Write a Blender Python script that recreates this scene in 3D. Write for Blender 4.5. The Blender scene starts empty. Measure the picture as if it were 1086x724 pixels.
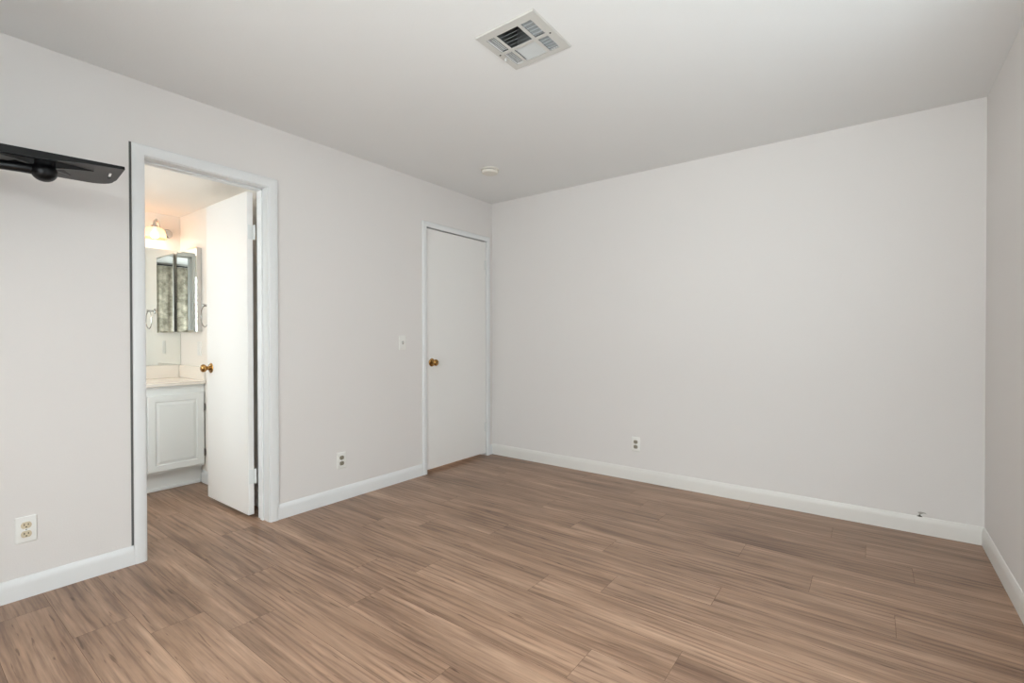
import bpy, bmesh, math, random
from mathutils import Vector, Matrix
random.seed(7)
S = bpy.context.scene
COL = S.collection
PI = math.pi

# ------------------------------------------------------------------ camera
cam_d = bpy.data.cameras.new('camera')
cam = bpy.data.objects.new('camera', cam_d)
COL.objects.link(cam)
S.camera = cam
F_PX, YAW, PITCH, ROLL = 507.87, 0.64395, -0.00761, -0.0014
cam_d.sensor_width = 36.0
cam_d.lens = 36.0 * F_PX / 1086.0
cam_d.shift_y = -0.564 / 1086.0
cam_d.clip_start = 0.02
fw = Vector((-math.sin(YAW) * math.cos(PITCH), math.cos(YAW) * math.cos(PITCH), math.sin(PITCH)))
rt = Vector((math.cos(YAW), math.sin(YAW), 0))
up = rt.cross(fw)
rt2 = rt * math.cos(ROLL) + up * math.sin(ROLL)
up2 = up * math.cos(ROLL) - rt * math.sin(ROLL)
m = Matrix((rt2, up2, -fw)).transposed().to_4x4()
m.translation = Vector((2.97056, -3.6323, 1.13942))
cam.matrix_world = m

# ------------------------------------------------------------------ light
S.view_settings.view_transform = 'Standard'
S.view_settings.look = 'None'
S.view_settings.gamma = 1.0
S.view_settings.use_curve_mapping = False
S.view_settings.exposure = 0.03

world = bpy.data.worlds.new('sky')
S.world = world
world.use_nodes = True
wn = world.node_tree
bgn = wn.nodes['Background']
bgn.inputs['Color'].default_value = (0.86, 0.93, 1.0, 1)
bgn.inputs['Strength'].default_value = 3.6

def area(name, loc, rot, sx, sy, power, color):
    d = bpy.data.lights.new(name, 'AREA')
    d.shape = 'RECTANGLE'
    d.size, d.size_y = sx, sy
    d.energy = power
    d.color = color
    o = bpy.data.objects.new(name, d)
    o.location = loc
    o.rotation_euler = rot
    COL.objects.link(o)
    return o

# added area lamps standing for sky light through the invented front window
area('added_fill_high', (2.32, -5.20, 2.50), (math.radians(55), 0, 0), 2.0, 1.2, 215, (0.95, 0.975, 1.0))
area('added_fill_level', (2.32, -4.80, 1.35), (math.radians(82), 0, 0), 1.6, 1.5, 17, (0.95, 0.975, 1.0))
# added unseen lamp standing for ground-reflected light through the same window
area('added_fill_low', (2.32, -7.30, -0.30), (math.radians(110), 0, 0), 3.0, 1.6, 280, (0.97, 0.985, 1.0))
# added lamp in the invented hall, brightening the floor under the closed door
area('added_fill_hall', (-0.50, -1.0, 2.38), (0, 0, 0), 0.3, 0.3, 25, (1.0, 0.95, 0.88))
# added lamp outside the right wall, brightening the left wall and closed door
area('added_fill_side', (4.30, -1.95, 2.30), (math.radians(55), 0, PI / 2), 1.8, 1.2, 16, (0.93, 0.97, 1.0))
# added lamp at the invented bathroom window, turned to brighten the vanity
area('added_fill_bathroom', (-0.34, -3.88, 1.32), (PI / 2, 0, math.radians(58)), 0.36, 1.1, 29, (0.95, 0.98, 1.0))

# ------------------------------------------------------------------ materials
def srgb(r, g, b):
    def f(c):
        c /= 255.0
        return c / 12.92 if c <= 0.04045 else ((c + 0.055) / 1.055) ** 2.4
    return (f(r), f(g), f(b), 1)

def mat(name, color, rough=0.5, metal=0.0, bump=None, spec=None, emit=None, var=None, coat=0.0):
    mt = bpy.data.materials.new(name)
    mt.use_nodes = True
    nt = mt.node_tree
    b = nt.nodes['Principled BSDF']
    b.inputs['Base Color'].default_value = color
    b.inputs['Roughness'].default_value = rough
    b.inputs['Metallic'].default_value = metal
    if spec is not None:
        b.inputs['Specular IOR Level'].default_value = spec
    if coat:
        b.inputs['Coat Weight'].default_value = coat
    if emit:
        b.inputs['Emission Color'].default_value = emit[0]
        b.inputs['Emission Strength'].default_value = emit[1]
    tc = nt.nodes.new('ShaderNodeTexCoord')
    if var:                                  # faint unevenness of the paint itself
        n = nt.nodes.new('ShaderNodeTexNoise')
        n.inputs['Scale'].default_value = var[0]
        n.inputs['Detail'].default_value = 4
        r = nt.nodes.new('ShaderNodeMix')
        r.data_type = 'RGBA'
        r.inputs[6].default_value = color
        r.inputs[7].default_value = tuple(c * (1 - var[1]) for c in color[:3]) + (1,)
        nt.links.new(tc.outputs['Object'], n.inputs['Vector'])
        nt.links.new(n.outputs['Fac'], r.inputs[0])
        nt.links.new(r.outputs[2], b.inputs['Base Color'])
    if bump:
        n = nt.nodes.new('ShaderNodeTexNoise')
        n.inputs['Scale'].default_value = bump[0]
        n.inputs['Detail'].default_value = 3
        bp = nt.nodes.new('ShaderNodeBump')
        bp.inputs['Strength'].default_value = bump[1]
        bp.inputs['Distance'].default_value = 0.002
        nt.links.new(tc.outputs['Object'], n.inputs['Vector'])
        nt.links.new(n.outputs['Fac'], bp.inputs['Height'])
        nt.links.new(bp.outputs['Normal'], b.inputs['Normal'])
    return mt

M = {}
M['wall'] = mat('wall_paint', srgb(228, 224, 221), 0.75, bump=(160, 0.25), var=(1.3, 0.015))
M['ceiling'] = mat('ceiling_paint', srgb(233, 233, 232), 0.85, bump=(120, 0.3), var=(1.0, 0.01))
M['bath_wall'] = mat('bathroom_paint', srgb(244, 239, 232), 0.6, bump=(140, 0.2))
M['trim'] = mat('white_trim_paint', srgb(231, 232, 232), 0.38, var=(6, 0.015))
M['oldtrim'] = mat('aged_trim_paint', srgb(231, 228, 223), 0.45, var=(5, 0.05))
M['door'] = mat('door_paint', srgb(238, 236, 233), 0.42, bump=(60, 0.1), var=(2, 0.015))
M['cab'] = mat('vanity_paint', srgb(242, 245, 244), 0.45, bump=(50, 0.1), var=(5, 0.02))
M['brass'] = mat('aged_brass', srgb(186, 142, 84), 0.22, 1.0, var=(60, 0.35))
M['chrome'] = mat('chrome', srgb(205, 205, 205), 0.15, 1.0, var=(30, 0.05))
M['steel'] = mat('dull_steel_hinge', srgb(128, 126, 122), 0.4, 0.9, var=(40, 0.2))
M['hinge'] = mat('painted_hinge', srgb(226, 228, 226), 0.45, var=(30, 0.05))
M['plate'] = mat('white_cover_plate', srgb(238, 237, 233), 0.35, var=(20, 0.01))
M['ivory'] = mat('ivory_plastic', srgb(214, 200, 172), 0.4, var=(50, 0.06))
M['dullplate'] = mat('dull_cover_plate', srgb(236, 234, 229), 0.45, var=(20, 0.02))
M['worn'] = mat('dulled_receptacle_plastic', srgb(150, 142, 124), 0.5, var=(60, 0.1))
M['slot'] = mat('dark_slot', srgb(40, 34, 28), 0.7, var=(50, 0.1))
M['black'] = mat('black_enamel', srgb(7, 7, 9), 0.35, 0.0, var=(20, 0.15), spec=0.3)
M['greyshelf'] = mat('charcoal_shelf', srgb(70, 69, 69), 0.5, 0.0, var=(15, 0.06))
M['vent'] = mat('vent_enamel', srgb(204, 202, 197), 0.45, 0.0, var=(20, 0.03))
M['duct'] = mat('dark_duct', srgb(150, 152, 150), 0.8, var=(10, 0.2))
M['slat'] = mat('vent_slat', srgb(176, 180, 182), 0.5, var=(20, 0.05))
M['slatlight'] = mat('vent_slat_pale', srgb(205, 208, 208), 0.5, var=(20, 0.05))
M['detector'] = mat('detector_plastic', srgb(226, 222, 213), 0.5, var=(20, 0.03))
M['counter'] = mat('cultured_marble', srgb(250, 243, 233), 0.18, var=(3, 0.012), coat=0.3)
M['mirror'] = mat('mirror_glass', srgb(236, 240, 238), 0.01, 1.0, var=(3, 0.01))
M['duct_in'] = mat('added_hall_paint', srgb(150, 145, 140), 0.8, var=(3, 0.05))
M['garden'] = mat('garden_wall', srgb(150, 140, 120), 0.9, bump=(20, 0.8), var=(4, 0.5))

def glass(name, tint):
    mt = bpy.data.materials.new(name)
    mt.use_nodes = True
    nt = mt.node_tree
    nt.nodes.clear()
    out = nt.nodes.new('ShaderNodeOutputMaterial')
    mx = nt.nodes.new('ShaderNodeMixShader')
    t = nt.nodes.new('ShaderNodeBsdfTransparent')
    g = nt.nodes.new('ShaderNodeBsdfGlossy')
    t.inputs['Color'].default_value = tint
    g.inputs['Roughness'].default_value = 0.02
    mx.inputs[0].default_value = 0.06
    nt.links.new(t.outputs[0], mx.inputs[1])
    nt.links.new(g.outputs[0], mx.inputs[2])
    nt.links.new(mx.outputs[0], out.inputs[0])
    return mt
M['glass'] = glass('window_glass', (0.96, 0.98, 0.97, 1))

def frosted():
    mt = bpy.data.materials.new('frosted_shade_glass')
    mt.use_nodes = True
    nt = mt.node_tree
    nt.nodes.clear()
    out = nt.nodes.new('ShaderNodeOutputMaterial')
    t = nt.nodes.new('ShaderNodeBsdfTransparent')
    t.inputs['Color'].default_value = (1.0, 0.88, 0.76, 1)
    d = nt.nodes.new('ShaderNodeBsdfTranslucent')
    d.inputs['Color'].default_value = (0.80, 0.56, 0.38, 1)
    e = nt.nodes.new('ShaderNodeEmission')
    e.inputs['Color'].default_value = (1.0, 0.70, 0.45, 1)
    e.inputs['Strength'].default_value = 0.35
    m1 = nt.nodes.new('ShaderNodeMixShader'); m1.inputs[0].default_value = 0.55
    ad = nt.nodes.new('ShaderNodeAddShader')
    nt.links.new(t.outputs[0], m1.inputs[1]); nt.links.new(d.outputs[0], m1.inputs[2])
    nt.links.new(m1.outputs[0], ad.inputs[0]); nt.links.new(e.outputs[0], ad.inputs[1])
    nt.links.new(ad.outputs[0], out.inputs[0])
    return mt
M['shade'] = frosted()
M['bulb'] = mat('lit_bulb', (1, 0.9, 0.75, 1), 0.3, emit=((1, 0.88, 0.74, 1), 5))

def curtain_mat():
    mt = mat('mottled_taupe_fabric', srgb(150, 141, 124), 0.9)
    nt = mt.node_tree
    b = nt.nodes['Principled BSDF']
    tc = nt.nodes.new('ShaderNodeTexCoord')
    n = nt.nodes.new('ShaderNodeTexNoise')
    n.inputs['Scale'].default_value = 9
    n.inputs['Detail'].default_value = 6
    n.inputs['Roughness'].default_value = 0.7
    r = nt.nodes.new('ShaderNodeValToRGB')
    r.color_ramp.elements[0].position = 0.35
    r.color_ramp.elements[0].color = srgb(112, 105, 90)
    r.color_ramp.elements[1].position = 0.68
    r.color_ramp.elements[1].color = srgb(196, 186, 168)
    nt.links.new(tc.outputs['Object'], n.inputs['Vector'])
    nt.links.new(n.outputs['Fac'], r.inputs['Fac'])
    nt.links.new(r.outputs['Color'], b.inputs['Base Color'])
    return mt
M['curtain'] = curtain_mat()

def floor_mat():
    mt = bpy.data.materials.new('wood_laminate')
    mt.use_nodes = True
    nt = mt.node_tree
    L = nt.links.new
    b = nt.nodes['Principled BSDF']
    uv = nt.nodes.new('ShaderNodeUVMap'); uv.uv_map = 'grain'
    tn = nt.nodes.new('ShaderNodeUVMap'); tn.uv_map = 'tone'
    sep = nt.nodes.new('ShaderNodeSeparateXYZ'); L(tn.outputs[0], sep.inputs[0])
    def noise(sx, sy, scale, detail, rough, dist=0.0):
        mp = nt.nodes.new('ShaderNodeMapping'); mp.inputs['Scale'].default_value = (sx, sy, 1)
        n = nt.nodes.new('ShaderNodeTexNoise')
        n.inputs['Scale'].default_value = scale
        n.inputs['Detail'].default_value = detail
        n.inputs['Roughness'].default_value = rough
        n.inputs['Distortion'].default_value = dist
        L(uv.outputs[0], mp.inputs[0]); L(mp.outputs[0], n.inputs['Vector'])
        return n.outputs['Fac']
    def ramp(src, stops):
        r = nt.nodes.new('ShaderNodeValToRGB')
        e = r.color_ramp.elements
        e[0].position, e[0].color = stops[0]
        e[1].position, e[1].color = stops[-1]
        for p, c in stops[1:-1]:
            k = e.new(p); k.color = c
        L(src, r.inputs[0])
        return r.outputs[0]
    def mix(mode, fac, a, c):
        x = nt.nodes.new('ShaderNodeMix'); x.data_type = 'RGBA'; x.blend_type = mode
        if isinstance(fac, float): x.inputs[0].default_value = fac
        else: L(fac, x.inputs[0])
        L(a, x.inputs[6]); L(c, x.inputs[7])
        return x.outputs[2]
    broad = noise(0.7, 7.0, 1.5, 5, 0.6, 0.35)          # wide bands of tone along the plank
    col = ramp(broad, [(0.30, srgb(121, 94, 77)), (0.44, srgb(148, 119, 98)), (0.56, srgb(163, 132, 110)), (0.70, srgb(182, 151, 127))])
    mid = noise(1.1, 24.0, 2.0, 4, 0.6, 0.25)           # grain bands a centimetre or two wide
    col = mix('MULTIPLY', 0.9, col, ramp(mid, [(0.30, (0.74, 0.72, 0.71, 1)), (0.47, (0.98, 0.98, 0.98, 1)), (0.66, (1.15, 1.13, 1.11, 1))]))
    fine = noise(1.3, 62.0, 2.2, 6, 0.68, 0.15)         # fine grain lines
    finec = ramp(fine, [(0.32, (0.70, 0.68, 0.67, 1)), (0.50, (1, 1, 1, 1)), (0.68, (1.12, 1.11, 1.10, 1))])
    col = mix('MULTIPLY', 0.85, col, finec)
    # cathedral figure
    mp = nt.nodes.new('ShaderNodeMapping'); mp.inputs['Scale'].default_value = (1.1, 8.0, 1)
    wv = nt.nodes.new('ShaderNodeTexWave')
    wv.wave_type = 'RINGS'
    wv.inputs['Scale'].default_value = 1.3
    wv.inputs['Distortion'].default_value = 7.0
    wv.inputs['Detail'].default_value = 3.0
    wv.inputs['Detail Scale'].default_value = 0.9
    L(uv.outputs[0], mp.inputs[0]); L(mp.outputs[0], wv.inputs['Vector'])
    wc = ramp(wv.outputs['Fac'], [(0.0, (0.74, 0.71, 0.70, 1)), (0.30, (0.98, 0.98, 0.98, 1)), (1.0, (1.05, 1.05, 1.05, 1))])
    wmask = ramp(noise(1.2, 4.0, 1.7, 2, 0.5), [(0.44, (0, 0, 0, 1)), (0.54, (1, 1, 1, 1))])
    col = mix('MULTIPLY', wmask, col, wc)
    # grey smoky patches
    smoke = ramp(noise(1.0, 5.0, 2.4, 3, 0.5, 0.4), [(0.55, (1, 1, 1, 1)), (0.72, (0.80, 0.80, 0.82, 1))])
    col = mix('MULTIPLY', 0.8, col, smoke)
    # dark short streaks
    st = ramp(noise(2.6, 34.0, 2.0, 3, 0.45, 0.3), [(0.655, (1, 1, 1, 1)), (0.72, (0.42, 0.37, 0.34, 1))])
    col = mix('MULTIPLY', 0.85, col, st)
    # tone of each plank
    pl = ramp(sep.outputs[0], [(0.0, (0.92, 0.91, 0.91, 1)), (0.5, (0.99, 0.99, 0.99, 1)), (1.0, (1.05, 1.04, 1.03, 1))])
    col = mix('MULTIPLY', 0.8, col, pl)
    L(col, b.inputs['Base Color'])
    b.inputs['Roughness'].default_value = 0.34
    b.inputs['Specular IOR Level'].default_value = 0.30
    bp = nt.nodes.new('ShaderNodeBump'); bp.inputs['Strength'].default_value = 0.12; bp.inputs['Distance'].default_value = 0.001
    L(fine, bp.inputs['Height']); L(bp.outputs[0], b.inputs['Normal'])
    return mt
M['floor'] = floor_mat()
M['groove'] = mat('plank_groove', srgb(112, 90, 75), 0.9, var=(30, 0.1))

# ------------------------------------------------------------------ mesh helpers
def obj(name, bm, material, parent=None, smooth=False, kind=None):
    me = bpy.data.meshes.new(name)
    bmesh.ops.recalc_face_normals(bm, faces=bm.faces)
    bm.to_mesh(me)
    bm.free()
    mats = material if isinstance(material, (list, tuple)) else [material]
    for x in mats:
        me.materials.append(x)
    if smooth:
        for p in me.polygons:
            p.use_smooth = True
        try:
            me.set_sharp_from_angle(angle=math.radians(40))
        except Exception:
            pass
    o = bpy.data.objects.new(name, me)
    COL.objects.link(o)
    if parent:
        o.parent = parent
        # geometry of parts is given in world metres; keep it there
        o.matrix_parent_inverse = parent.matrix_basis.inverted()
    if kind:
        o['kind'] = kind
    return o

def root(name, loc, label, cat, group=None):
    o = bpy.data.objects.new(name, None)
    o.empty_display_size = 0.05
    o.location = loc
    COL.objects.link(o)
    o['label'] = label
    o['category'] = cat
    if group:
        o['group'] = group
    return o

def tag(o, label, cat, group=None):
    o['label'] = label
    o['category'] = cat
    if group:
        o['group'] = group
    return o

def box(bm, x0, x1, y0, y1, z0, z1, bev=0.0, seg=2, mi=0):
    r = bmesh.ops.create_cube(bm, size=1.0)
    vs = r['verts']
    for v in vs:
        v.co = Vector(((x0 + x1) / 2 + v.co.x * (x1 - x0), (y0 + y1) / 2 + v.co.y * (y1 - y0), (z0 + z1) / 2 + v.co.z * (z1 - z0)))
    fs = list({f for v in vs for f in v.link_faces})
    for f in fs:
        f.material_index = mi
    if bev:
        es = list({e for v in vs for e in v.link_edges})
        bmesh.ops.bevel(bm, geom=es, offset=bev, segments=seg, profile=0.5, affect='EDGES')
    return bm

def boxes(lst, bev=0.0):
    bm = bmesh.new()
    for a in lst:
        box(bm, *a, bev=bev)
    return bm

def loft(bm, rings, caps=True, mi=0, closed=True):
    vr = [[bm.verts.new(p) for p in r] for r in rings]
    n = len(rings[0])
    for a, b in zip(vr, vr[1:]):
        for i in range(n if closed else n - 1):
            f = bm.faces.new((a[i], a[(i + 1) % n], b[(i + 1) % n], b[i]))
            f.material_index = mi
    if caps:
        bm.faces.new(vr[0][::-1]).material_index = mi
        bm.faces.new(vr[-1]).material_index = mi
    return bm

def frame_of(d):
    d = Vector(d).normalized()
    a = Vector((0, 0, 1)) if abs(d.z) < 0.9 else Vector((1, 0, 0))
    u = d.cross(a).normalized()
    return d, u, u.cross(d).normalized()

def lathe(bm, origin, axis, prof, n=28, mi=0):
    """prof: (distance along axis, radius)"""
    d, u, v = frame_of(axis)
    o = Vector(origin)
    rings = [[o + d * h + (u * math.cos(2 * PI * i / n) + v * math.sin(2 * PI * i / n)) * max(r, 1e-4) for i in range(n)] for h, r in prof]
    return loft(bm, rings, True, mi)

def tube(bm, pts, r, n=12, mi=0, closed=False):
    pts = [Vector(p) for p in pts]
    rings = []
    ref = None
    N = len(pts)
    for i, p in enumerate(pts):
        if closed:
            d = (pts[(i + 1) % N] - pts[i - 1]).normalized()
        else:
            d = (pts[min(i + 1, N - 1)] - pts[max(i - 1, 0)]).normalized()
        if ref is None:
            _, u, _ = frame_of(d)
        else:
            u = (ref - d * ref.dot(d)).normalized()
        ref = u
        v = d.cross(u)
        rr = r[i] if isinstance(r, (list, tuple)) else r
        rings.append([p + (u * math.cos(2 * PI * k / n) + v * math.sin(2 * PI * k / n)) * rr for k in range(n)])
    if closed:
        rings.append(rings[0])
        loft(bm, rings, False, mi)
        bmesh.ops.remove_doubles(bm, verts=bm.verts, dist=1e-6)
        return bm
    return loft(bm, rings, True, mi)

def smooth_path(pts, k=8):
    pts = [Vector(p) for p in pts]
    P = [pts[0]] + pts + [pts[-1]]
    out = []
    for i in range(1, len(P) - 2):
        for j in range(k):
            t = j / k
            a, b, c, d = P[i - 1], P[i], P[i + 1], P[i + 2]
            out.append(0.5 * ((2 * b) + (c - a) * t + (2 * a - 5 * b + 4 * c - d) * t * t + (3 * b - a - 3 * c + d) * t ** 3))
    out.append(pts[-1])
    return out

# ------------------------------------------------------------------ dimensions
H = 2.44              # ceiling
W = 3.468             # width of the back wall
YF = -4.62            # wall behind the photographer
T = 0.125             # thickness of the left wall
BY0, BY1, BZ = -2.797, -2.177, 2.062     # bathroom doorway
CY0, CY1, CZ = -0.868, -0.086, 2.062     # closet doorway
XB = -1.70            # bathroom mirror wall
YS = -2.075           # bathroom side wall
YBF = -3.70           # bathroom far end
HB = 2.155            # bathroom ceiling

# ------------------------------------------------------------------ floor: planks running away from the left wall
PW, PL = 0.187, 1.22
ENDS = {0: 1.1, 1: 0.35, 2: 2.95, 3: 1.914, 4: 2.422, 5: 1.53, 6: 1.83, 7: 2.428, 8: 0.785, 9: 1.736, 10: 1.205, 11: 0.937,
        12: 1.20, 13: 0.588, 14: 0.976, 15: 0.753, 16: 0.553, 17: 0.18, 18: 1.0, 19: 0.4, 20: 0.75, 21: 0.1, 22: 0.6, 23: 0.9, 24: 0.3, 25: 0.5}
bm = bmesh.new()
uvl = bm.loops.layers.uv.new('grain')
tnl = bm.loops.layers.uv.new('tone')
rnd = random.Random(11)
XMIN, XMAX, YMIN, YMAX, G = -1.85, W + 0.02, YF - 0.1, 0.05, 0.0007
y1 = -0.009 + PW
k = -1
while y1 > YMIN:
    y0 = y1 - PW
    e = ENDS.get(k, 0.8)
    x = e - PL * math.ceil((e - XMIN) / PL)
    while x < XMAX:
        xa, xb, ya, yb = max(x, XMIN) + G, min(x + PL, XMAX) - G, max(y0, YMIN) + G, min(y1, YMAX) - G
        ru, rv, tone, flip = rnd.random() * 40, rnd.random() * 40, rnd.random(), rnd.choice((-1, 1))
        if xb - xa > 0.01 and yb - ya > 0.005:
            vs = [bm.verts.new(p) for p in ((xa, ya, 0), (xb, ya, 0), (xb, yb, 0), (xa, yb, 0))]
            f = bm.faces.new(vs)
            for l in f.loops:
                l[uvl].uv = (l.vert.co.x * flip + ru, l.vert.co.y + rv)
                l[tnl].uv = (tone, rnd.random())
        x += PL
    y1 = y0
    k += 1
vs = [bm.verts.new(p) for p in ((XMIN, YMIN, -0.0012), (XMAX, YMIN, -0.0012), (XMAX, YMAX, -0.0012), (XMIN, YMAX, -0.0012))]
bm.faces.new(vs).material_index = 1
box(bm, XMIN, XMAX, YMIN, YMAX, -0.1, -0.002, mi=1)
obj('floor', bm, [M['floor'], M['groove']], kind='structure')

# ------------------------------------------------------------------ shell
obj('wall_left', boxes([
    (-T, 0, YF - 0.1, BY0 - 0.018, 0, H), (-T, 0, BY0 - 0.018, BY1 + 0.018, BZ + 0.018, H),
    (-T, 0, BY1 + 0.018, CY0 - 0.018, 0, H), (-T, 0, CY0 - 0.018, CY1 + 0.018, CZ + 0.018, H),
    (-T, 0, CY1 + 0.018, 0.1, 0, H)]), M['wall'], kind='structure')
obj('wall_back', boxes([(-T, W + 0.1, 0.0, 0.12, 0, H)]), M['wall'], kind='structure')
# right wall, with openings for two invented windows
RW = (-2.72, -1.18, 0.80, 2.12)          # invented bedroom window, put in to let light through
SW = (-4.46, -3.97, 0.62, 2.30)          # invented narrow window beside the curtain
obj('wall_right', boxes([
    (W, W + 0.12, RW[1], 0.1, 0, H), (W, W + 0.12, SW[1], RW[0], 0, H), (W, W + 0.12, YF - 0.1, SW[0], 0, H),
    (W, W + 0.12, RW[0], RW[1], 0, RW[2]), (W, W + 0.12, RW[0], RW[1], RW[3], H),
    (W, W + 0.12, SW[0], SW[1], 0, SW[2]), (W, W + 0.12, SW[0], SW[1], SW[3], H)]), M['wall'], kind='structure')
FW = (1.48, 3.16, 0.55, 2.15)  # opening for the invented front window, added to admit daylight
obj('wall_front', boxes([
    (-T, FW[0], YF - 0.12, YF, 0, H), (FW[1], W + 0.1, YF - 0.12, YF, 0, H),
    (FW[0], FW[1], YF - 0.12, YF, 0, FW[2]), (FW[0], FW[1], YF - 0.12, YF, FW[3], H)]), M['wall'], kind='structure')
VX0, VX1, VY0, VY1 = 1.622, 1.868, -2.022, -1.790       # duct opening
obj('ceiling', boxes([
    (-T, VX0, YF - 0.1, 0.1, H, H + 0.1), (VX1, W + 0.1, YF - 0.1, 0.1, H, H + 0.1),
    (VX0, VX1, YF - 0.1, VY0, H, H + 0.1), (VX0, VX1, VY1, 0.1, H, H + 0.1)]), M['ceiling'], kind='structure')
# bathroom shell
obj('wall_bathroom_right', boxes([(XB - 0.1, -T, YS, YS + 0.08, 0, H)]), M['bath_wall'], kind='structure')
obj('wall_bathroom_back', boxes([(XB - 0.1, XB, YBF, YS, 0, H)]), M['bath_wall'], kind='structure')
BW = (-0.56, -0.18, 0.75, 1.90)  # opening for the bathroom window, invented to bring light in
obj('wall_bathroom_left', boxes([
    (XB - 0.1, BW[0], YBF - 0.1, YBF, 0, H), (BW[1], -T, YBF - 0.1, YBF, 0, H),
    (BW[0], BW[1], YBF - 0.1, YBF, 0, BW[2]), (BW[0], BW[1], YBF - 0.1, YBF, BW[3], H)]), M['bath_wall'], kind='structure')
obj('ceiling_bathroom', boxes([(XB - 0.02, -T, YBF, YS, HB, HB + 0.08)]), M['bath_wall'], kind='structure')
# invented hall behind the closed door, added to close off stray light
obj('added_wall_hall', boxes([(-0.95, -0.9, YS + 0.08, 0.1, 0, H), (-0.9, -T, 0.0, 0.1, 0, H), (-0.95, -T, YS + 0.08, 0.1, H, H + 0.05)]),
    M['duct_in'], kind='structure')

# ------------------------------------------------------------------ trim
CASING = [(0, 0), (0, 0.010), (0.004, 0.0135), (0.014, 0.015), (0.034, 0.0165), (0.045, 0.0150), (0.0515, 0.0115), (0.053, 0.0125), (0.053, 0.0105), (0.038, 0.0105), (0.038, 0)]
def casing(y0, y1, ztop, prof, s=1.0):
    """three-sided mitred casing on the face x=0; y0<y1 inner edges"""
    bm = bmesh.new()
    rings = []
    for (py, pz, dy, dz) in ((y0, 0.0, -1, 0), (y0, ztop, -1, 1), (y1, ztop, 1, 1), (y1, 0.0, 1, 0)):
        rings.append([(t, py + dy * w * s, pz + dz * w * s) for w, t in prof])
    loft(bm, rings)
    return bm
def jamb(bm, y0, y1, ztop, xs, depth):
    e = 0.018
    box(bm, -depth, 0.001, y0 - e, y0, 0, ztop + e, 0.001, 1)
    box(bm, -depth, 0.001, y1, y1 + e, 0, ztop + e, 0.001, 1)
    box(bm, -depth, 0.001, y0, y1, ztop, ztop + e, 0.001, 1)
    a, b = xs                                    # door stop
    box(bm, a, b, y0, y0 + 0.010, 0, ztop, 0.002, 1)
    box(bm, a, b, y1 - 0.010, y1, 0, ztop, 0.002, 1)
    box(bm, a, b, y0, y1, ztop - 0.010, ztop, 0.002, 1)
t1 = obj('trim_1', casing(BY0 - 0.004, BY1 + 0.004, BZ + 0.004, CASING), M['trim'], kind='structure', smooth=True)
bm = bmesh.new(); jamb(bm, BY0, BY1, BZ, (-0.092, -0.058), 0.135)
obj('jamb', bm, M['trim'], t1)
oj = obj('joint_shade', boxes([(0.0, 0.0012, BY0 - 0.0655, BY0 - 0.0560, 0.095, BZ + 0.060)]), mat('joint_shade_paint', srgb(112, 112, 110), 0.9, var=(30, 0.25)), t1)  # dark strip coloured as the shade inside the gap at the casing
oj['label'] = 'dark strip standing for shade in the joint beside the casing'
bm = casing(BY0 - 0.004, BY1 + 0.004, BZ + 0.004, CASING)
for v in bm.verts:
    v.co.x = -T - v.co.x
obj('inner_casing', bm, M['trim'], t1, smooth=True)
t2 = obj('trim_2', casing(CY0 + 0.002, CY1 - 0.002, CZ - 0.002, [(w * 0.86, t * 0.9) for w, t in CASING[:7]] + [(0.0456, 0.008), (0.0456, 0)]), M['trim'], kind='structure', smooth=True)
bm = bmesh.new(); jamb(bm, CY0, CY1, CZ, (-0.078, -0.044), 0.13)
obj('jamb', bm, M['trim'], t2)

BASE = [(0, 0), (0.012, 0), (0.012, 0.062), (0.0105, 0.074), (0.007, 0.084), (0.004, 0.092), (0.0, 0.094)]
def base_run(a, b, nrm, hs=1.0):
    """straight baseboard from a to b (xy), standing out along nrm"""
    bm = bmesh.new()
    loft(bm, [[(p[0] + nrm[0] * t, p[1] + nrm[1] * t, z * hs) for t, z in BASE] for p in (a, b)])
    return bm
def joined(parts):
    bm = bmesh.new()
    for p in parts:
        me = bpy.data.meshes.new('tmp'); p.to_mesh(me); p.free(); bm.from_mesh(me); bpy.data.meshes.remove(me)
    return bm
cw = 0.057
obj('baseboard_left', joined([
    base_run((0, YF), (0, BY0 - cw), (1, 0)), base_run((0, BY1 + cw), (0, CY0 - 0.044), (1, 0)),
    base_run((0, CY1 + 0.044), (0, -0.012), (1, 0))]), M['trim'], kind='structure', smooth=True)
obj('baseboard_back', base_run((0, 0), (W, 0), (0, -1), 1.06), M['oldtrim'], kind='structure', smooth=True)
obj('baseboard_right', base_run((W, -0.012), (W, YF), (-1, 0), 1.06), M['oldtrim'], kind='structure', smooth=True)
obj('baseboard_bathroom', base_run((-1.265, YS), (-T, YS), (0, -1), 1.0), M['trim'], kind='structure', smooth=True)

# ------------------------------------------------------------------ invented windows, added to let daylight into both rooms
def window(name, mk, w, h, mull):
    """mk(u, v, d): u along the wall, v up, d outwards; frame, bars and panes"""
    def bx(bm, u0, u1, v0, v1, d0, d1, bev=0.003):
        a, b = mk(u0, v0, d0), mk(u1, v1, d1)
        box(bm, min(a[0], b[0]), max(a[0], b[0]), min(a[1], b[1]), max(a[1], b[1]), min(a[2], b[2]), max(a[2], b[2]), bev, 1)
    bm = bmesh.new()
    f = 0.05
    bx(bm, 0, f, 0, h, -0.01, 0.07); bx(bm, w - f, w, 0, h, -0.01, 0.07)
    bx(bm, f, w - f, 0, f, -0.01, 0.07); bx(bm, f, w - f, h - f, h, -0.01, 0.07)
    for u in mull:
        bx(bm, u - 0.025, u + 0.025, f, h - f, 0.0, 0.06)
    o = obj(name, bm, M['trim'], kind='structure')
    ed = [f] + list(mull) + [w - f]
    for a, b in zip(ed, ed[1:]):
        bm = bmesh.new()
        bx(bm, a, b, f, h - f, 0.03, 0.034, 0)
        obj('pane', bm, M['glass'], o)
    return o
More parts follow.
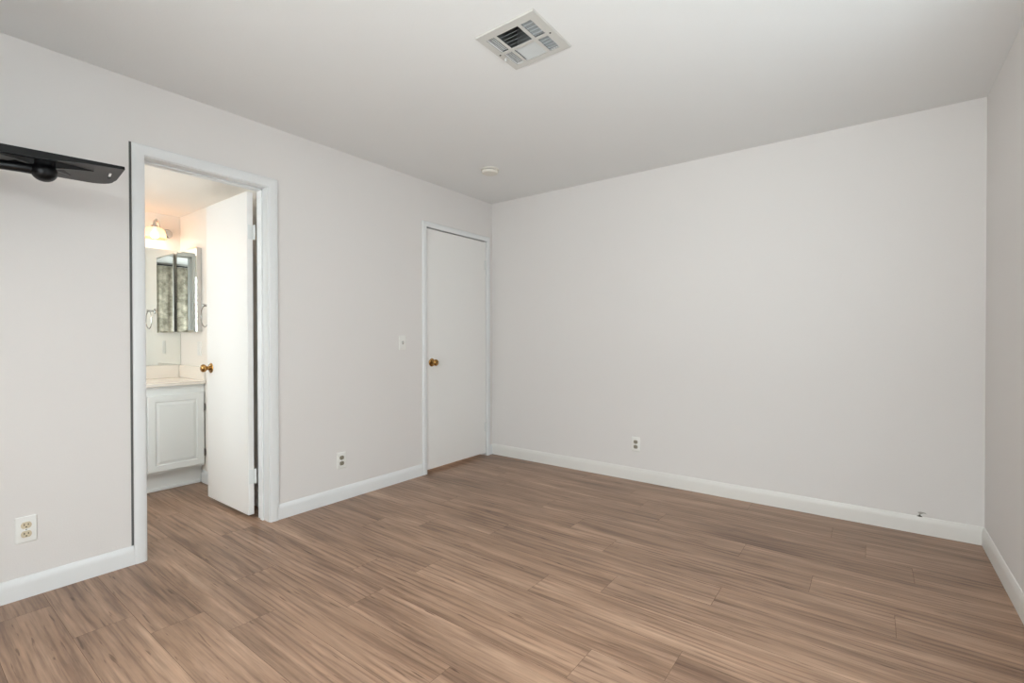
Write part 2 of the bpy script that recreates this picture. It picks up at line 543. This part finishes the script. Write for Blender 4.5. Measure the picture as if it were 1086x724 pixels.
window('added_window_1', lambda u, v, d: (W + d, RW[0] + u, RW[2] + v), RW[1] - RW[0], RW[3] - RW[2], [0.77])
window('added_window_4', lambda u, v, d: (W + d, SW[0] + u, SW[2] + v), SW[1] - SW[0], SW[3] - SW[2], [])
window('added_window_2', lambda u, v, d: (FW[0] + u, YF - d, FW[2] + v), FW[1] - FW[0], FW[3] - FW[2], [0.84])
window('added_window_3', lambda u, v, d: (BW[0] + u, YBF - d, BW[2] + v), BW[1] - BW[0], BW[3] - BW[2], [])

# ------------------------------------------------------------------ doors
def knob_set(door, axis, at, material, prof_rose, prof_knob):
    bm = bmesh.new(); lathe(bm, at, axis, prof_rose)
    kn = obj('door_knob', bm, material, door, smooth=True)
    bm = bmesh.new(); lathe(bm, at, axis, prof_knob)
    obj('knob_ball', bm, material, kn, smooth=True)
    return kn
ROSE = [(0, 0.034), (0.004, 0.034), (0.008, 0.030), (0.010, 0.018), (0.022, 0.013), (0.030, 0.013)]
KNOB = [(0.028, 0.013), (0.034, 0.020), (0.042, 0.0265), (0.052, 0.0275), (0.060, 0.024), (0.065, 0.015), (0.0665, 0.004)]

# closed closet door (flush, hinged at the corner side)
d2 = obj('door_2', boxes([(-0.040, -0.004, CY0 + 0.004, CY1 - 0.004, 0.028, CZ - 0.009)], 0.0015), M['door'], kind='structure')
kn = knob_set(d2, (1, 0, 0), (-0.004, CY0 + 0.066, 0.928), M['brass'], ROSE, KNOB)
bm = bmesh.new(); lathe(bm, (0.0625, CY0 + 0.066, 0.928), (1, 0, 0), [(0, 0.006), (0.0015, 0.006), (0.0016, 0.001)], 12)
obj('key_cylinder', bm, M['slot'], kn)
bm = bmesh.new(); box(bm, -0.006, 0.0012, CY0 - 0.001, CY0 + 0.005, 0.90, 0.957, 0.001, 1)
lp = obj('latch_plate', bm, M['steel'], d2); lp['label'] = 'dull steel latch plate'
for z in (1.831, 0.279):
    bm = bmesh.new()
    lathe(bm, (0.003, CY1 - 0.002, z - 0.045), (0, 0, 1), [(0, 0.0065), (0.002, 0.007), (0.088, 0.007), (0.090, 0.0065), (0.093, 0.003)], 12)
    box(bm, -0.004, 0.0005, CY1 - 0.03, CY1 - 0.004, z - 0.045, z + 0.045, 0.001, 1)
    obj('hinge', bm, M['hinge'], d2, smooth=True)

# open bathroom door: stands at right angles inside the bathroom
LX0, LX1, LY0, LY1 = -0.757, -0.150, -2.230, -2.195
d1 = obj('door_1', boxes([(LX0, LX1, LY0, LY1, 0.025, 2.052)], 0.0015), M['door'], kind='structure')
kn = knob_set(d1, (0, -1, 0), (LX0 + 0.066, LY0, 0.930), M['brass'], ROSE, KNOB)
knob_set(d1, (0, 1, 0), (LX0 + 0.066, LY1, 0.930), M['brass'], ROSE, KNOB)
bm = bmesh.new(); box(bm, LX0 - 0.0012, LX0 + 0.001, LY0 + 0.006, LY1 - 0.006, 0.90, 0.957, 0.0005, 1)
lp = obj('latch_plate', bm, M['brass'], d1)
for z in (1.802, 0.264):
    bm = bmesh.new()
    lathe(bm, (-0.143, LY1 + 0.006, z - 0.045), (0, 0, 1), [(0, 0.0065), (0.002, 0.007), (0.028, 0.007), (0.029, 0.006), (0.030, 0.007), (0.058, 0.007), (0.059, 0.006), (0.060, 0.007), (0.088, 0.007), (0.090, 0.0065), (0.093, 0.003)], 12)
    box(bm, LX1 - 0.001, LX1 + 0.002, LY0 + 0.004, LY1 + 0.006, z - 0.045, z + 0.045, 0.0006, 1)
    obj('hinge', bm, M['hinge'], d1, smooth=True)

# ------------------------------------------------------------------ ceiling register (air vent)
vt = root('ceiling_vent', (1.741, -1.905, H), 'square pale metal air vent with louvre banks in the bedroom ceiling', 'air vent')
ax0, ax1, ay0, ay1 = 1.590, 1.893, -2.056, -1.757
def vx(a): return ax0 + a * (ax1 - ax0)
def vy(b): return ay0 + b * (ay1 - ay0)
opn = [(.285, .655, .13, .50), (.285, .655, .56, .90), (.71, .875, .13, .50), (.71, .875, .56, .90), (.10, .235, .13, .50), (.10, .235, .56, .90)]
bm = bmesh.new()
xs = sorted({0, 1} | {v for o in opn for v in o[:2]})
ys = sorted({0, 1} | {v for o in opn for v in o[2:]})
for i in range(len(xs) - 1):
    for j in range(len(ys) - 1):
        cx, cy = (xs[i] + xs[i + 1]) / 2, (ys[j] + ys[j + 1]) / 2
        if any(o[0] < cx < o[1] and o[2] < cy < o[3] for o in opn):
            continue
        box(bm, vx(xs[i]), vx(xs[i + 1]), vy(ys[j]), vy(ys[j + 1]), H - 0.007, H - 0.0045)
bmesh.ops.remove_doubles(bm, verts=bm.verts, dist=1e-5)
# bevelled rim that closes against the ceiling
rim = [(0.0, 0.0), (0.006, 0.0045), (0.012, 0.0062), (0.014, 0.0045), (0.004, 0.0)]
rings = []
for sx, sy in ((0, 0), (1, 0), (1, 1), (0, 1), (0, 0)):
    X = ax0 if sx == 0 else ax1; Y = ay0 if sy == 0 else ay1
    ex = 1 if sx == 0 else -1; ey = 1 if sy == 0 else -1
    rings.append([(X + ex * (w - 0.004), Y + ey * (w - 0.004), H - t) for w, t in rim])
loft(bm, rings, False)
obj('face_plate', bm, M['vent'], vt)
bm = bmesh.new()
for a in ((VX0, VX0 + .003, VY0, VY1), (VX1 - .003, VX1, VY0, VY1), (VX0, VX1, VY0, VY0 + .003), (VX0, VX1, VY1 - .003, VY1)):
    box(bm, *a, H + 0.001, H + 0.30)
box(bm, VX0, VX1, VY0, VY1, H + 0.297, H + 0.30)
obj('duct', bm, M['duct'], vt)
def slats(o, along, n, tilt, material, cross=0, w=0.012):
    bm = bmesh.new()
    x0, x1, y0, y1 = vx(o[0]), vx(o[1]), vy(o[2]), vy(o[3])
    for i in range(n):
        f = (i + 0.5) / n
        c, s = math.cos(tilt), math.sin(tilt)
        if along == 'x':
            c0 = y0 + f * (y1 - y0)
            q = [(c0 - w / 2 * c, -w / 2 * s), (c0 + w / 2 * c, w / 2 * s), (c0 + w / 2 * c, w / 2 * s + 0.0012), (c0 - w / 2 * c, -w / 2 * s + 0.0012)]
            loft(bm, [[(xx, a, H + 0.0015 + b) for a, b in q] for xx in (x0, x1)])
        else:
            c0 = x0 + f * (x1 - x0)
            q = [(c0 - w / 2 * c, -w / 2 * s), (c0 + w / 2 * c, w / 2 * s), (c0 + w / 2 * c, w / 2 * s + 0.0012), (c0 - w / 2 * c, -w / 2 * s + 0.0012)]
            loft(bm, [[(a, yy, H + 0.0015 + b) for a, b in q] for yy in (y0, y1)])
    for i in range(cross):
        f = (i + 1) / (cross + 1)
        if along == 'y':
            yy = y0 + f * (y1 - y0)
            box(bm, x0, x1, yy - 0.001, yy + 0.001, H - 0.006, H - 0.003)
    return obj('louver_bank', bm, material, vt)
slats(opn[0], 'x', 5, math.radians(38), M['slat'], w=0.015)
slats(opn[1], 'x', 7, math.radians(-22), M['slatlight'], w=0.0165)
slats(opn[2], 'y', 4, math.radians(48), M['slat'], 4)
slats(opn[3], 'y', 4, math.radians(48), M['slat'], 4)
slats(opn[4], 'y', 4, math.radians(-12), M['slatlight'], w=0.0088)
slats(opn[5], 'y', 4, math.radians(-12), M['slatlight'], w=0.0088)
for a, b in ((.045, .53), (.935, .53)):
    bm = bmesh.new(); lathe(bm, (vx(a), vy(b), H - 0.0068), (0, 0, -1), [(0, 0.0045), (0.0015, 0.004), (0.002, 0.001)], 12)
    obj('screw', bm, M['slot'], vt)
bm = bmesh.new(); box(bm, vx(.045), vx(.075), vy(.64), vy(.665), H - 0.020, H - 0.006, 0.001, 1)
obj('damper_lever', bm, M['vent'], vt)

# ------------------------------------------------------------------ smoke detector
sd = root('smoke_detector', (0.600, -0.757, H), 'small round off-white smoke detector on the ceiling near the corner', 'smoke detector')
bm = bmesh.new(); lathe(bm, (0.600, -0.757, H), (0, 0, -1), [(0, 0.070), (0.006, 0.070), (0.008, 0.067)], 40)
obj('base_ring', bm, M['detector'], sd, smooth=True)
bm = bmesh.new(); lathe(bm, (0.600, -0.757, H - 0.008), (0, 0, -1), [(0, 0.052), (0.006, 0.052)], 40)
x = obj('sensing_gap', bm, M['slot'], sd, smooth=True)
bm = bmesh.new(); lathe(bm, (0.600, -0.757, H - 0.013), (0, 0, -1), [(0, 0.060), (0.002, 0.0635), (0.014, 0.0625), (0.019, 0.058), (0.021, 0.04), (0.0215, 0.001)], 40)
obj('cover', bm, M['detector'], sd, smooth=True)

# ------------------------------------------------------------------ outlets and switch
def rrect(hw, hh, r, n=5):
    out = []
    for cx, cy, a0 in ((hw - r, hh - r, 0), (-hw + r, hh - r, 90), (-hw + r, -hh + r, 180), (hw - r, -hh + r, 270)):
        for i in range(n + 1):
            a = math.radians(a0 + 90 * i / n)
            out.append((cx + r * math.cos(a), cy + r * math.sin(a)))
    return out
def plate_mesh(mk, hw=0.035, hh=0.057, th=0.006):
    bm = bmesh.new()
    rings = []
    for ins, d in ((0, 0), (0, th * 0.5), (0.0015, th * 0.85), (0.004, th)):
        rings.append([mk(u, v, d) for u, v in rrect(hw - ins, hh - ins, 0.004)])
    loft(bm, rings)
    return bm
def duplex(name, mk, base, label, group, recm):
    r = root(name, base, label, 'electrical outlet', group)
    obj('cover_plate', plate_mesh(mk), M['plate'] if recm == M['ivory'] else M['dullplate'], r, smooth=True)
    for s in (1, -1):
        c = 0.0195 * s
        bm = bmesh.new()
        ol = []
        n = 32
        for i in range(n):                       # round face cut flat above and below
            a = 2 * PI * i / n
            ol.append((0.0172 * math.cos(a), c + max(-0.0138, min(0.0138, 0.0172 * math.sin(a)))))
        loft(bm, [[mk(u, v, 0.0055) for u, v in ol], [mk(u, v, 0.0082) for u, v in ol],
                  [mk(u * 0.95, c + (v - c) * 0.95, 0.0088) for u, v in ol]])
        f = obj('receptacle', bm, recm, r, smooth=True)
        bm = bmesh.new()
        for u, hh_ in ((-0.0063, 0.0045), (0.0063, 0.0038)):
            q = [(u - 0.0013, c + 0.003 - hh_), (u + 0.0013, c + 0.003 - hh_), (u + 0.0013, c + 0.003 + hh_), (u - 0.0013, c + 0.003 + hh_)]
            loft(bm, [[mk(a, b, d) for a, b in q] for d in (0.0080, 0.0090)])
        q = [(0.0025 * math.cos(2 * PI * i / 12), c - 0.0075 + 0.0028 * math.sin(2 * PI * i / 12)) for i in range(12)]
        loft(bm, [[mk(a, b, d) for a, b in q] for d in (0.0080, 0.0090)])
        obj('slots', bm, M['slot'], f)
    bm = bmesh.new()
    q = [(0.0024 * math.cos(2 * PI * i / 12), 0.0024 * math.sin(2 * PI * i / 12)) for i in range(12)]
    loft(bm, [[mk(a, b, d) for a, b in q] for d in (0.0055, 0.0066)])
    obj('plate_screw', bm, M['steel'], r)
    return r
def left_mk(y, z): return lambda u, v, d: (d, y + u, z + v)
def back_mk(x, z): return lambda u, v, d: (x + u, -d, z + v)
duplex('electrical_outlet', left_mk(-3.237, 0.299), (0, -3.237, 0.299), 'white plated outlet with ivory receptacles left of the bathroom doorway', None, M['ivory'])
duplex('electrical_outlet', left_mk(-1.671, 0.279), (0, -1.671, 0.279), 'small outlet low on the wall between the two doors', None, M['worn'])
duplex('electrical_outlet', back_mk(1.475, 0.288), (1.475, 0, 0.288), 'small outlet low on the long blank back wall', None, M['worn'])

mk = left_mk(-1.121, 1.098)
sw = root('light_switch', (0, -1.121, 1.098), 'white toggle light switch on the wall beside the closed door', 'light switch')
obj('cover_plate', plate_mesh(mk), M['dullplate'], sw, smooth=True)
bm = bmesh.new()
q = [(-0.0052, -0.0115), (0.0052, -0.0115), (0.0052, 0.0115), (-0.0052, 0.0115)]
loft(bm, [[mk(a, b, d) for a, b in q] for d in (0.0058, 0.0066)])
sl = obj('toggle_slot', bm, M['slot'], sw)
bm = bmesh.new()
loft(bm, [[mk(a * 0.8, -0.001 + b * 0.5, 0.006) for a, b in q], [mk(a * 0.6, 0.007 + b * 0.3, 0.017) for a, b in q]])
obj('toggle', bm, M['plate'], sw)

mk = lambda u, v, d: (-1.307 + u, YS - d, 1.055 + v)
bo = root('bathroom_outlet', (-1.307, YS, 1.055), 'white outlet plate on bathroom wall below the medicine cabinet', 'electrical outlet')
obj('cover_plate', plate_mesh(mk), M['plate'], bo, smooth=True)
for s in (1, -1):
    bm = bmesh.new()
    ol = [(0.0172 * math.cos(2 * PI * i / 24), 0.0195 * s + max(-0.0138, min(0.0138, 0.0172 * math.sin(2 * PI * i / 24)))) for i in range(24)]
    loft(bm, [[mk(u, v, d) for u, v in ol] for d in (0.0055, 0.0085)])
    obj('receptacle', bm, M['plate'], bo)

# ------------------------------------------------------------------ dark blemish where paint has pulled off above the back baseboard
bm = bmesh.new()
loft(bm, [[(3.196 + a, -d, 0.1 + b) for a, b in ((-0.012, -0.001), (0.0, -0.003), (0.014, -0.002), (0.008, 0.004), (0.001, 0.010), (-0.003, 0.005))] for d in (0.0, 0.0045)])
cr = obj('wall_crack', bm, mat('dark_crack', srgb(96, 92, 84), 0.9, var=(80, 0.2)), kind='structure')
bm = bmesh.new()
loft(bm, [[(3.196 + a, -d, 0.1 + b) for a, b in ((0.001, 0.006), (0.006, 0.012), (0.020, 0.020), (0.034, 0.017), (0.026, 0.024), (0.006, 0.027), (-0.008, 0.022), (-0.002, 0.015))] for d in (0.0, 0.0022)])
obj('chipped_paint', bm, mat('chipped_plaster', srgb(176, 172, 164), 0.9, var=(80, 0.2)), cr)

# ------------------------------------------------------------------ wall shelf on a ball joint (cut by the left edge of the photograph)
SZ = 1.85
sh = root('wall_mounted_shelf', (0, -3.40, SZ - 0.05), 'charcoal shelf plate on a black ball joint arm, high left of the bathroom doorway', 'wall shelf')
ux, uy = Vector((0.162, 0.987)), Vector((-0.987, 0.162))      # along the near edge, towards the wall
corner = Vector((0.457, -2.995))                               # near right corner
DEP, LEN = 0.335, 0.80
def sp(a, b): # a: back from the right end, b: towards the wall
    p = corner - ux * a + uy * b
    return p.x, p.y
outline = [(0.0, 0.0)]
outline += [(0.012 + 0.0 * i, 0.20) for i in range(1)]
for i in range(9):
    t = (PI / 2) * i / 8
    outline.append((0.020 + 0.085 * (1 - math.cos(t)), 0.235 + 0.085 * math.sin(t)))
outline += [(0.24, DEP - 0.018), (LEN - 0.24, DEP - 0.018)]
for i in range(9):
    t = (PI / 2) * i / 8
    outline.append((LEN - 0.020 - 0.085 * (1 - math.sin(t)), 0.235 + 0.085 * math.cos(t)))
outline += [(LEN - 0.012, 0.20), (LEN, 0.0)]
def slot_ring(ca, cb, la, lb, ang):
    r = []
    n = 16
    for i in range(n):
        t = 2 * PI * i / n
        a = (la if math.cos(t) > 0 else -la) + lb * math.cos(t)
        b = lb * math.sin(t)
        r.append((ca + a * math.cos(ang) - b * math.sin(ang), cb + a * math.sin(ang) + b * math.cos(ang)))
    return r
holes = [slot_ring(0.038, 0.145, 0.040, 0.0060, PI / 2), slot_ring(LEN - 0.038, 0.145, 0.040, 0.0060, PI / 2)]
cu = bpy.data.curves.new('shelf_outline', 'CURVE')
cu.dimensions = '2D'; cu.fill_mode = 'BOTH'; cu.extrude = 0.0035; cu.bevel_depth = 0.001; cu.bevel_resolution = 1
for ring in [outline] + holes:
    s = cu.splines.new('POLY'); s.points.add(len(ring) - 1); s.use_cyclic_u = True
    for i, (a, b) in enumerate(ring):
        x_, y_ = sp(a, b)
        s.points[i].co = (x_, y_, 0, 1)
tmp = bpy.data.objects.new('tmp', cu)
COL.objects.link(tmp)
me = bpy.data.meshes.new_from_object(tmp.evaluated_get(bpy.context.evaluated_depsgraph_get()))
bpy.data.objects.remove(tmp)
bm = bmesh.new(); bm.from_mesh(me); bpy.data.meshes.remove(me)
for v in bm.verts:
    v.co.z += SZ
obj('shelf_plate', bm, M['greyshelf'], sh)
# raised black lip along the near edge
bm = bmesh.new()
loft(bm, [[(*sp(a, b), SZ + z) for b, z in ((-0.004, -g), (0.012, -g), (0.016, -0.003), (0.004, 0.007), (-0.004, 0.007))] for a, g in ((0.0, 0.005), (0.12, 0.009), (0.26, 0.024), (LEN - 0.26, 0.024), (LEN - 0.12, 0.009), (LEN, 0.005))])
obj('front_lip', bm, M['black'], sh)
# spider bracket under the plate
bx_, by_ = 0.340, -3.222
hub = Vector((bx_, by_, SZ - 0.03))
bm = bmesh.new()
def prong(p0, p1, w0, w1, z0, z1):
    p0, p1 = Vector(p0), Vector(p1)
    d = (p1 - p0).normalized(); n = Vector((-d.y, d.x))
    rings = []
    for i in range(7):
        t = i / 6
        c = p0.lerp(p1, t); w = w0 + (w1 - w0) * t ** 0.7; zz = z0 + (z1 - z0) * t ** 0.6
        rings.append([(c.x + n.x * w, c.y + n.y * w, SZ - 0.004), (c.x - n.x * w, c.y - n.y * w, SZ - 0.004),
                      (c.x - n.x * w * .6, c.y - n.y * w * .6, zz), (c.x + n.x * w * .6, c.y + n.y * w * .6, zz)])
    loft(bm, rings)
prong((bx_, by_), (0.335, -3.070), 0.030, 0.004, SZ - 0.045, SZ - 0.008)
prong((bx_, by_), (0.330, -3.37), 0.030, 0.008, SZ - 0.045, SZ - 0.012)
prong((bx_, by_), (0.190, -3.12), 0.028, 0.006, SZ - 0.045, SZ - 0.008)
prong((bx_, by_), (0.170, -3.33), 0.028, 0.006, SZ - 0.045, SZ - 0.008)
obj('bracket', bm, M['black'], sh)
bm = bmesh.new()
lathe(bm, (bx_, by_, SZ - 0.012), (0, 0, -1), [(0, 0.036), (0.010, 0.034)] + [(0.040 + 0.038 * math.sin(a), 0.040 * math.cos(a)) for a in [(-30 + 12 * i) * PI / 180 for i in range(11)]], 36)
obj('ball_joint', bm, M['black'], sh, smooth=True)
bm = bmesh.new()
tube(bm, smooth_path([(bx_, by_, SZ - 0.050), (0.325, -3.30, SZ - 0.048), (0.27, -3.42, SZ - 0.048), (0.14, -3.52, SZ - 0.050), (0.012, -3.57, SZ - 0.055)]), 0.019, 16)
obj('arm', bm, M['black'], sh, smooth=True)
bm = bmesh.new(); box(bm, 0.0, 0.014, -3.63, -3.51, SZ - 0.15, SZ + 0.05, 0.004, 2)
obj('wall_plate', bm, M['black'], sh)

# ------------------------------------------------------------------ bathroom: vanity
vc = root('vanity_cabinet', (-1.45, -2.60, 0), 'white painted bathroom vanity cabinet with raised panel doors', 'cabinet')
VYE = -3.35
bm = bmesh.new()
box(bm, XB + 0.002, -1.218, VYE, YS - 0.004, 0.140, 0.780, 0.001, 1)
obj('body', bm, M['cab'], vc)
bm = bmesh.new()
box(bm, XB + 0.002, -1.275, VYE, YS - 0.004, 0.0, 0.139, 0.001, 1)
box(bm, -1.275, -1.264, VYE, YS - 0.018, 0.0, 0.022, 0.003, 2)
obj('toe_kick', bm, M['cab'], vc)
def panel_door(y0, y1, z0, z1):
    bm = bmesh.new()
    x0, x1 = -1.217, -1.200
    st = [(0, x0), (0, x1 - 0.004), (0.004, x1), (0.046, x1), (0.050, x1 - 0.006), (0.058, x1 - 0.006), (0.074, x1 - 0.001), (0.078, x1 - 0.001)]
    rings = [[(x, y0 + i, z0 + i), (x, y1 - i, z0 + i), (x, y1 - i, z1 - i), (x, y0 + i, z1 - i)] for i, x in st]
    rings = [[(x, a, b) for x, a, b in r] for r in rings]
    loft(bm, rings)
    return bm
for (a, b) in ((-2.452, -2.086), (-2.836, -2.470), (-3.220, -2.854)):
    dr = obj('door', panel_door(a, b, 0.155, 0.715), M['cab'], vc)
    if a > -2.46:
        for z in (0.245, 0.600):
            bm = bmesh.new()
            box(bm, -1.2185, -1.1965, b - 0.001, b + 0.007, z - 0.028, z + 0.028, 0.0015, 1)
            lathe(bm, (-1.200, b + 0.004, z - 0.02), (0, 0, 1), [(0, 0.005), (0.04, 0.005)], 10)
            hh = obj('hinge', bm, M['steel'], dr); hh['label'] = 'dark metal hinge'
ct = root('countertop', (-1.45, -2.60, 0.78), 'glossy cream countertop with backsplash on the bathroom vanity', 'countertop')
bm = bmesh.new(); box(bm, XB, -1.185, VYE, YS - 0.002, 0.781, 0.808, 0.005, 3)
obj('slab', bm, M['counter'], ct)
bm = bmesh.new(); box(bm, XB + 0.001, XB + 0.016, VYE, YS - 0.020, 0.808, 0.912, 0.003, 2)
obj('backsplash', bm, M['counter'], ct)
bm = bmesh.new(); box(bm, XB + 0.001, -1.20, YS - 0.019, YS - 0.001, 0.808, 0.912, 0.003, 2)
obj('side_splash', bm, M['counter'], ct)

# wall mirror above the backsplash
bm = bmesh.new(); box(bm, XB + 0.001, XB + 0.006, -3.30, YS - 0.004, 0.915, 1.868, 0.0008, 1)
tag(obj('wall_mirror', bm, M['mirror']), 'large frameless mirror on the wall above the vanity counter', 'mirror')

# medicine cabinet on the side wall
mc = root('medicine_cabinet', (-1.455, YS, 1.52), 'mirrored medicine cabinet on the bathroom side wall', 'medicine cabinet')
MX0, MX1, MZ0, MZ1 = -1.662, -1.252, 1.185, 1.852
bm = bmesh.new(); box(bm, MX0 + 0.004, MX1 - 0.004, YS - 0.036, YS - 0.001, MZ0 + 0.004, MZ1 - 0.004, 0.002, 1)
obj('case', bm, M['chrome'], mc)
bm = bmesh.new()
st = [(0, YS - 0.037), (0, YS - 0.0395), (0.014, YS - 0.0425)]
loft(bm, [[(MX0 + i, y, MZ0 + i), (MX1 - i, y, MZ0 + i), (MX1 - i, y, MZ1 - i), (MX0 + i, y, MZ1 - i)] for i, y in st])
mcd = obj('mirror_door', bm, M['mirror'], mc)

# towel ring
tr = root('towel_ring', (-1.055, YS, 1.385), 'chrome towel ring on the bathroom wall between cabinet and door', 'towel ring')
bm = bmesh.new()
lathe(bm, (-1.075, YS, 1.385), (0, -1, 0), [(0, 0.024), (0.004, 0.024), (0.008, 0.018), (0.012, 0.010), (0.050, 0.009), (0.056, 0.012), (0.062, 0.010), (0.064, 0.003)], 20)
obj('mount', bm, M['chrome'], tr, smooth=True)
bm = bmesh.new()
tube(bm, [(-1.075 + 0.076 * math.sin(2 * PI * i / 40), YS - 0.048, 1.303 + 0.080 * math.cos(2 * PI * i / 40)) for i in range(40)], 0.0042, 8, closed=True)
obj('ring', bm, M['chrome'], tr, smooth=True)

# vanity light: chrome bar, arched arm, frosted glass shade
vl = root('vanity_light', (XB, -2.30, 2.0), 'lit chrome vanity light with frosted glass shade above the mirror', 'wall light')
bm = bmesh.new()
lathe(bm, (XB + 0.001, -2.172, 1.998), (1, 0, 0), [(0, 0.038), (0.010, 0.038), (0.018, 0.034), (0.024, 0.022), (0.026, 0.002)], 28)
obj('end_cap', bm, M['chrome'], vl, smooth=True)
bm = bmesh.new(); tube(bm, [(XB + 0.014, -2.172, 1.998), (XB + 0.014, -3.05, 1.998)], 0.012, 12)
obj('bar', bm, M['chrome'], vl, smooth=True)
for yc in (-2.285, -2.545, -2.805):
    bm = bmesh.new()
    tube(bm, smooth_path([(XB + 0.014, yc + 0.055, 2.000), (XB + 0.030, yc + 0.052, 2.045), (XB + 0.062, yc + 0.028, 2.088), (XB + 0.092, yc + 0.002, 2.070), (XB + 0.100, yc - 0.002, 2.035)]), 0.009, 10)
    lathe(bm, (XB + 0.100, yc, 2.038), (0, 0, -1), [(0, 0.010), (0.004, 0.024), (0.018, 0.026), (0.020, 0.010)], 20)
    obj('arm', bm, M['chrome'], vl, smooth=True)
    bm = bmesh.new()
    outer = [(0.0, 0.030), (0.008, 0.052), (0.024, 0.068), (0.055, 0.076), (0.088, 0.080)]
    inner = [(0.087, 0.077), (0.055, 0.073), (0.026, 0.065), (0.010, 0.049), (0.003, 0.028)]
    d, u, v = frame_of((0, 0, -1))
    o_ = Vector((XB + 0.100, yc, 2.020)); n = 32
    loft(bm, [[o_ + d * h + (u * math.cos(2 * PI * i / n) + v * math.sin(2 * PI * i / n)) * r for i in range(n)] for h, r in outer + inner], False)
    obj('glass_shade', bm, M['shade'], vl, smooth=True)
    bm = bmesh.new(); lathe(bm, (XB + 0.100, yc, 2.012), (0, 0, -1), [(0, 0.013), (0.018, 0.014), (0.034, 0.024), (0.052, 0.030), (0.068, 0.026), (0.078, 0.014), (0.081, 0.002)], 20)
    obj('bulb', bm, M['bulb'], vl, smooth=True)
    ld = bpy.data.lights.new('vanity_lamp', 'POINT')
    ld.energy = 1.05; ld.color = (1.0, 0.86, 0.72); ld.shadow_soft_size = 0.04
    lo = bpy.data.objects.new('vanity_lamp', ld); lo.location = (XB + 0.100, yc, 1.93); COL.objects.link(lo)

# ------------------------------------------------------------------ curtain beside the right window, seen in the mirrors
bm = bmesh.new()
N = 90
ya, yb = -3.985, -3.36
fr, bk = [], []
for i in range(N + 1):
    t = i / N
    yy = ya + (yb - ya) * t
    xx = W - 0.060 + 0.008 * math.sin(t * 2 * PI * 4) + 0.004 * math.sin(t * 41)
    fr.append((xx, yy)); bk.append((xx + 0.003, yy))
ring = fr + bk[::-1]
loft(bm, [[(x, y, z) for x, y in ring] for z in (0.03, 0.8, 1.6, 2.38)])
tag(obj('curtain', bm, M['curtain'], smooth=True), 'mottled taupe curtain reflected in the bathroom cabinet mirror', 'curtain')
rd = root('curtain_rod', (W - 0.06, -3.9, 2.395), 'slim black curtain rod above the taupe curtain', 'curtain rod')
bm = bmesh.new(); tube(bm, [(W - 0.06, -4.56, 2.395), (W - 0.06, -3.30, 2.395)], 0.009, 12)
obj('pole', bm, M['black'], rd, smooth=True)
for yy in (-3.32, -4.54):
    bm = bmesh.new(); tube(bm, [(W - 0.06, yy, 2.395), (W + 0.0, yy, 2.395)], 0.006, 10)
    lathe(bm, (W, yy, 2.395), (-1, 0, 0), [(0, 0.02), (0.004, 0.018)], 16)
    obj('rod_bracket', bm, M['black'], rd, smooth=True)
